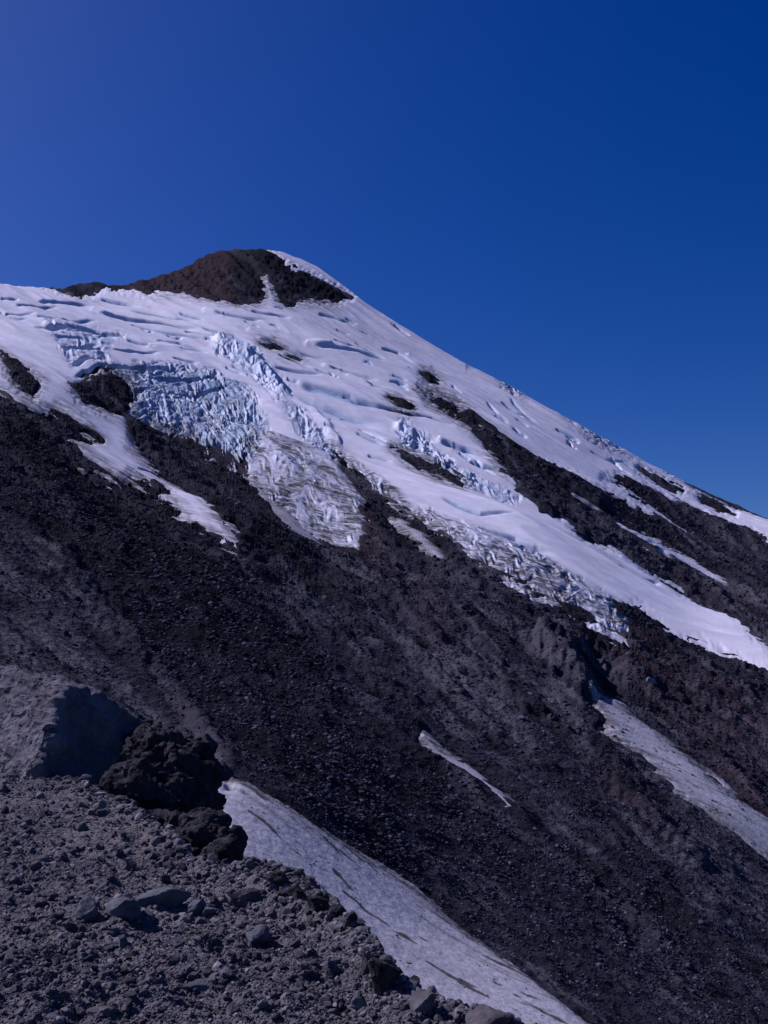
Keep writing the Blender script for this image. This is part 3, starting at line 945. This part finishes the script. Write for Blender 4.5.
def fg_height(x, y, cell):
    u = x / y
    yc = np.interp(u, CU, CY)
    e = y - yc
    z = -EYE + .10 * perlin(x / 2.3, y / 2.3, 201) + .05 * perlin(x / .8, y / .8, 202)
    z = z + .05 * fbm(x, y, .45, 6, .55, cell, 203, True)
    bank = np.where(u > -.2, .30, .10) * np.exp(-((e + .3) / .7) ** 2) * (0.35 + .65 * np.clip(perlin(x / .7, y / .7, 207) + .4, 0, 1)) * .5
    fall = np.where(e > 0, .95 * e - .25 * (1 - np.exp(-e / .4)), 0)
    return z + bank - np.maximum(fall, 0)


def ground():
    u1 = np.concatenate([np.arange(-.9, -.42, .01), np.arange(-.42, .42, .0017), np.arange(.42, .95, .01)])
    w = np.concatenate([np.linspace(1 / 1.2, 1 / 4.2, 40, endpoint=False), np.linspace(1 / 4.2, 1 / 25, 560, endpoint=False), np.linspace(1 / 25, 1 / 110, 60)])
    U, W = np.meshgrid(u1, w)
    Y = 1 / W; X = U * Y
    Z = fg_height(X, Y, Y * .0018)
    me = grid_mesh("ground", X, Y, Z, None, mat=M_GROUND)
    return link("ground", me, kind='structure')


ground()


def fg_point(px, py):
    """where the bearing meets the near ridge"""
    u, v = brg(px, py)
    y = np.linspace(2.5, 30, 4000)
    z = fg_height(u * y, y, y * .0018)
    hit = np.where(z > v * y)[0]
    if not len(hit):
        y0 = float(np.interp(u, CU, CY))
    else:
        y0 = float(y[hit[0]])
    z0 = float(fg_height(np.array([u * y0]), np.array([y0]), np.array([y0 * .0018]))[0])
    return float(u) * y0, y0, z0


def rubble():
    rng = np.random.default_rng(33)
    n = 120000
    u = rng.uniform(-.44, .30, n)
    y = 1 / rng.uniform(1 / 24, 1 / 4.6, n)
    x = u * y
    e = y - np.interp(u, CU, CY)
    path = perlin(x / 2.6, y / 2.6, 210)
    keep = (e < .8) & (path + rng.uniform(-.9, .5, n) < .05 + .5 * (u > -.2) + .5 * np.exp(-(e / 2.5) ** 2))
    x, y, e = x[keep], y[keep], e[keep]
    z = fg_height(x, y, y * .0018)
    size = np.exp(rng.normal(0, .65, len(x))) * .92 * y * PX
    size *= 1 + .9 * np.exp(-(e / .8) ** 2)
    size = np.minimum(size, 6 * y * PX)
    pos = np.stack([x, y, z + size * .15], 1)
    small = size < 2.3 * y * PX
    v1 = [rock_shape(400 + k, 1, 7, .1) for k in range(12)]
    v2 = [rock_shape(430 + k, 2, 9, .14) for k in range(12)]
    scatter("gravel", pos[small], size[small], v1, M_RUBBLE, rng)
    scatter("rubble", pos[~small], size[~small], v2, M_RUBBLE, rng)


rubble()

# stones one can pick out on the ridge: px, py of the base, width in px, proportions, material, label
STONES = [
    (87, 921, 28, (1, .9, 1.0), M_BLUEGREY, "blue-grey pyramid-shaped stone, the upright one left in the row of larger stones"),
    (124, 918, 44, (1.2, .8, .62), M_BLUEGREY, "wide flat-topped blue-grey stone in the middle of the row of larger stones"),
    (162, 906, 40, (1.2, .8, .6), M_BLUEGREY, "long blue-grey stone with a bright slanting top in the row of larger stones"),
    (195, 916, 24, (1, .9, 1), M_BLUEGREY, "rounded dark blue stone at the right end of the row of larger stones"),
    (209, 914, 14, (1.2, .9, .7), M_BLUEGREY, "small bluish stone touching the rounded dark blue stone"),
    (145, 922, 17, (1, .9, .9), M_BLUEGREY, "small dark stone in front of the gap in the row of larger stones"),
    (67, 928, 14, (1, .9, .8), M_BROWNGREY, "light brown stone left of the upright blue-grey stone"),
    (103, 930, 11, (1, .9, .8), M_BROWNGREY, "small brown stone below the upright blue-grey stone"),
    (185, 903, 18, (1, .9, .9), M_BROWNGREY, "brownish stone behind the rounded dark blue stone"),
    (104, 892, 14, (1, .8, 1.1), M_BLUEGREY, "small upright stone behind the row of larger stones"),
    (258, 945, 28, (1, .9, .85), M_BLUEGREY, "dark rounded stone alone right of the row of larger stones"),
    (241, 928, 16, (1.1, .9, .8), M_BROWNGREY, "grey stone between the dirt bank and the dark rounded stone"),
    (187, 960, 13, (1, .9, .8), M_BLUEGREY, "pale angular stone below the middle of the gravel slope"),
    (176, 946, 14, (1, .9, .8), M_BLUEGREY, "blue stone in the gravel above the pale angular stone"),
    (122, 947, 13, (.8, .9, 1.1), M_BLUEGREY, "pale slab standing in gravel below the row of larger stones"),
    (200, 990, 26, (1.4, .9, .35), M_BLUEGREY, "flat bluish slab half sunk in gravel near the bottom"),
    (186, 976, 16, (1, .9, .7), M_BLUEGREY, "grey slab just above the half sunk bluish slab"),
    (386, 992, 48, (1, .9, 1.05), M_LAVA, "black jagged boulder on the ridge edge against the gully snow"),
    (424, 1014, 30, (.9, .9, 1.1), M_RUBBLE, "grey pointed boulder at the lower end of the ridge edge"),
    (415, 984, 11, (1, .9, .9), M_LAVA, "small black stone perched beside the black jagged boulder"),
    (366, 972, 18, (.8, .9, 1.3), M_BROWNGREY, "grey upright rock leaning on the black jagged boulder"),
    (332, 974, 18, (.9, .9, 1.1), M_BLUEGREY, "bluish upright stone left of the black jagged boulder"),
    (360, 1008, 18, (1, .9, .9), M_BLUEGREY, "grey stone below the black jagged boulder"),
    (490, 1030, 50, (1.3, .9, .6), M_BROWNGREY, "low grey rock at the bottom edge in front of the gully snow"),
    (318, 910, 26, (1, .9, .9), M_LAVA, "dark lumpy rock on the ridge edge above the gravel"),
    (335, 919, 22, (1, .9, .8), M_LAVA, "dark rock at the end of the lumpy ridge edge"),
    (275, 885, 22, (1.1, .9, .8), M_LAVA, "dark clod at the notch beside the gully snow"),
    (296, 898, 20, (1.1, .9, .8), M_LAVA, "dark clod between the notch and the lumpy rock"),
    (245, 908, 28, (1.3, .8, .8), M_BROWNGREY, "brown sloping slab under the dark clods"),
    (350, 926, 16, (1, .9, 1.1), M_LAVA, "small dark knob where the ridge edge turns down"),
    (22, 892, 18, (1.5, 1, .5), M_BROWNGREY, "flat pale brown stone at the left side of the dusty path"),
    (40, 905, 16, (1.2, 1, .6), M_BROWNGREY, "flat stone on the dusty path left of the row of larger stones"),
    (58, 985, 14, (1, 1, .6), M_BLUEGREY, "grey stone in the gravel of the bottom left corner"),
    (104, 1015, 22, (1.4, 1, .5), M_BROWNGREY, "flat brown stone at the bottom edge left of centre"),
    (232, 1012, 16, (1.1, 1, .7), M_BROWNGREY, "brown stone near the bottom edge in coarse gravel"),
    (300, 960, 14, (1, 1, .8), M_BROWNGREY, "brown cobble in coarse gravel below the ridge edge"),
]
for k, (px, py, wd, sq, m, lb) in enumerate(STONES):
    x, y, z = fg_point(px, py)
    r = wd * y / F * .46
    one_rock("stone", 500 + k, (x, y + r * .5, z + r * sq[2] * .38), r * 1.15, (.1 * math.sin(k), .1 * math.cos(k * 2), k * 1.7), m, lb, "stone", sq)

# loose cobbles nothing tells apart: copies of a few shapes
protos = []
for k in range(6):
    co, fs = rock_shape(600 + k, 3, 12, .15)
    me = raw_mesh("cobble", co, fs, {'tone': np.full(len(co), .3 + .1 * k)}, (M_RUBBLE, M_BROWNGREY, M_RUBBLE, M_BLUEGREY, M_RUBBLE, M_RUBBLE)[k], True)
    me.set_sharp_from_angle(angle=math.radians(28))
    protos.append(me)
rng = np.random.default_rng(71)
first = [None] * 6
cnt = 0
while cnt < 170:
    px = rng.uniform(0, 440); py = rng.uniform(800, 1020)
    u, v = brg(px, py)
    if v * float(np.interp(u, CU, CY)) > -EYE - .05: continue
    x, y, z = fg_point(px, py)
    if y > np.interp(x / y, CU, CY) - .05: continue
    r = rng.uniform(3.2, 6.5) * y / F
    k = cnt % 6
    if first[k] is None:
        o = first[k] = link("cobble", protos[k], label="loose fist-sized cobble lying in the gravel of the near ridge", cat="stone", group="loose cobbles on the near ridge")
    else:
        o = first[k].copy(); COL.objects.link(o)
    o.location = (x, y, z + r * .3)
    o.scale = (r * rng.uniform(.9, 1.3), r * rng.uniform(.8, 1.1), r * rng.uniform(.6, .95))
    o.rotation_euler = rng.uniform(-.5, .5), rng.uniform(-.5, .5), rng.uniform(0, 6.28)
    cnt += 1


# ------------------------------------------------------------------ big boulder and the clinker crag beside it
def at(px, py, y):
    u, v = brg(px, py)
    return np.array([float(u) * y, y, float(v) * y])


ROTD = np.array([[.78, 0, .62], [0, 1, 0], [-.62, 0, .78]])


def hull_rock(name, pts, mat, label, cat, cuts=5, amp=.05, lam=.7, seed=3):
    bm = bmesh.new()
    for p in pts: bm.verts.new(p)
    r = bmesh.ops.convex_hull(bm, input=list(bm.verts))
    for g in set(r['geom_interior'] + r['geom_unused']):
        if isinstance(g, bmesh.types.BMVert) and g.is_valid: bm.verts.remove(g)
    bmesh.ops.bevel(bm, geom=list(bm.edges), offset=.035, segments=1, affect='EDGES', clamp_overlap=True)
    bmesh.ops.triangulate(bm, faces=list(bm.faces))
    for _ in range(12):
        ed = [e for e in bm.edges if e.calc_length() > .06]
        if not ed: break
        bmesh.ops.subdivide_edges(bm, edges=ed, cuts=1)
        bmesh.ops.triangulate(bm, faces=[f for f in bm.faces if len(f.verts) > 3])
        if len(bm.verts) > 90000: break
    bm.normal_update()
    co = np.array([v.co[:] for v in bm.verts]); no = np.array([v.normal[:] for v in bm.verts])
    d = np.zeros(len(co)); a = 1.0; l = lam
    for k in range(5):
        d += a * (.5 - np.abs(perlin3((co @ ROTD) / l * np.array([.55, 1, 1.5]) + 9 * k, seed + k))); a *= .62; l *= .5
    co = co + no * (amp * d)[:, None]
    for v, c in zip(bm.verts, co): v.co = c
    me = bpy.data.meshes.new(name)
    bm.to_mesh(me); bm.free()
    me.materials.append(mat)
    for p in me.polygons: p.use_smooth = True
    me.set_sharp_from_angle(angle=math.radians(35))
    base = Vector((float(co[:, 0].mean()), float(co[:, 1].mean()), float(co[:, 2].min())))
    me.transform(Matrix.Translation(-base))
    o = link(name, me, label=label, cat=cat); o.location = base
    return o


B = [at(-90, 684, 24.5), at(-20, 668, 22.6), at(10, 671, 21.4), at(51, 683, 20.0), at(70, 688, 19.2), at(94, 695, 19.9), at(116, 706, 20.6), at(140, 728, 21.2), at(147, 748, 21.2),
     at(132, 815, 20.9), at(90, 812, 18.9), at(36, 775, 17.6), at(30, 800, 17.7), at(-10, 773, 19.3), at(-40, 775, 21.0), at(-100, 790, 23.0), at(-100, 720, 24.0), at(60, 700, 18.75), at(52, 735, 18.2),
     at(-80, 690, 26), at(30, 690, 24), at(110, 720, 24), at(130, 820, 23.5), at(-80, 800, 25.5)]
hull_rock("boulder", B, M_BOULDER, "huge grey boulder at the left edge with one sunlit face and one black shaded face", "boulder", amp=.19, lam=.9)


def lump_rock(name, blobs, mat, label, cat, seed=1, amp=.3):
    """one closed clinker body: metaball-like union of balls, remeshed and roughened"""
    bm = bmesh.new()
    rr = np.random.default_rng(seed)
    parts = []
    for (p, r) in blobs:
        parts.append((np.array(p, float), r))
        for _ in range(7):
            dv = rr.normal(size=3); dv /= np.linalg.norm(dv); dv[2] = abs(dv[2]) * .8
            parts.append((np.array(p, float) + dv * r * .85, r * rr.uniform(.18, .42)))
    for k, (p, r) in enumerate(parts):
        co, fs = rock_shape(seed * 50 + k, 3, 10, .06)
        R = rand_rot(1, rr)[0]
        co = (co * r * 1.15 * rr.uniform(.85, 1.15, 3)) @ R.T + p
        vs_ = [bm.verts.new(c) for c in co]
        for f in fs: bm.faces.new([vs_[q] for q in f])
    me = bpy.data.meshes.new(name); bm.to_mesh(me); bm.free()
    o = link(name, me, label=label, cat=cat)
    md = o.modifiers.new("r", 'REMESH'); md.mode = 'VOXEL'; md.voxel_size = .026
    dg = bpy.context.evaluated_depsgraph_get()
    m2 = bpy.data.meshes.new_from_object(o.evaluated_get(dg))
    o.modifiers.clear(); o.data = m2
    n = len(m2.vertices)
    co = np.empty(n * 3, np.float32); m2.vertices.foreach_get("co", co); co = co.reshape(-1, 3).astype(float)
    no = np.empty(n * 3, np.float32); m2.vertices.foreach_get("normal", no); no = no.reshape(-1, 3)
    d = np.zeros(n); a = 1.0; l = .34
    for k in range(5):
        d += a * (.45 - 1.3 * np.abs(perlin3(co / l + 7 * k, seed + k))); a *= .62; l *= .5
    co = co + no * (amp * d)[:, None]
    m2.vertices.foreach_set("co", co.astype(np.float32).ravel())
    m2.materials.clear(); m2.materials.append(mat)
    m2.polygons.foreach_set("use_smooth", np.ones(len(m2.polygons), bool))
    base = Vector((float(co[:, 0].mean()), float(co[:, 1].mean()), float(co[:, 2].min())))
    m2.transform(Matrix.Translation(-base)); m2.update(); o.location = base
    return o


crag = [(at(132, 735, 21.6), .36), (at(146, 752, 20.4), .4), ((at(158, 775, 18.5)), .75), (at(185, 800, 17.2), .6), (at(150, 820, 17.0), .75), (at(185, 760, 18.2), .35), (at(175, 850, 15.5), .65), (at(200, 775, 18), .3)]
lump_rock("rock_outcrop", crag, M_LAVA, "dark lumpy clinker crag right beside the huge grey boulder", "rock", 11, .14)
crag2 = [(at(215, 848, 13.5), .36), (at(205, 835, 13.8), .32), (at(190, 858, 13.2), .4), (at(222, 862, 12.6), .22), (at(170, 862, 13.5), .35)]
lump_rock("rock_outcrop", crag2, M_LAVA, "rounded dark clinker block at the ridge edge beside the top of the gully snow", "rock", 23, .11)
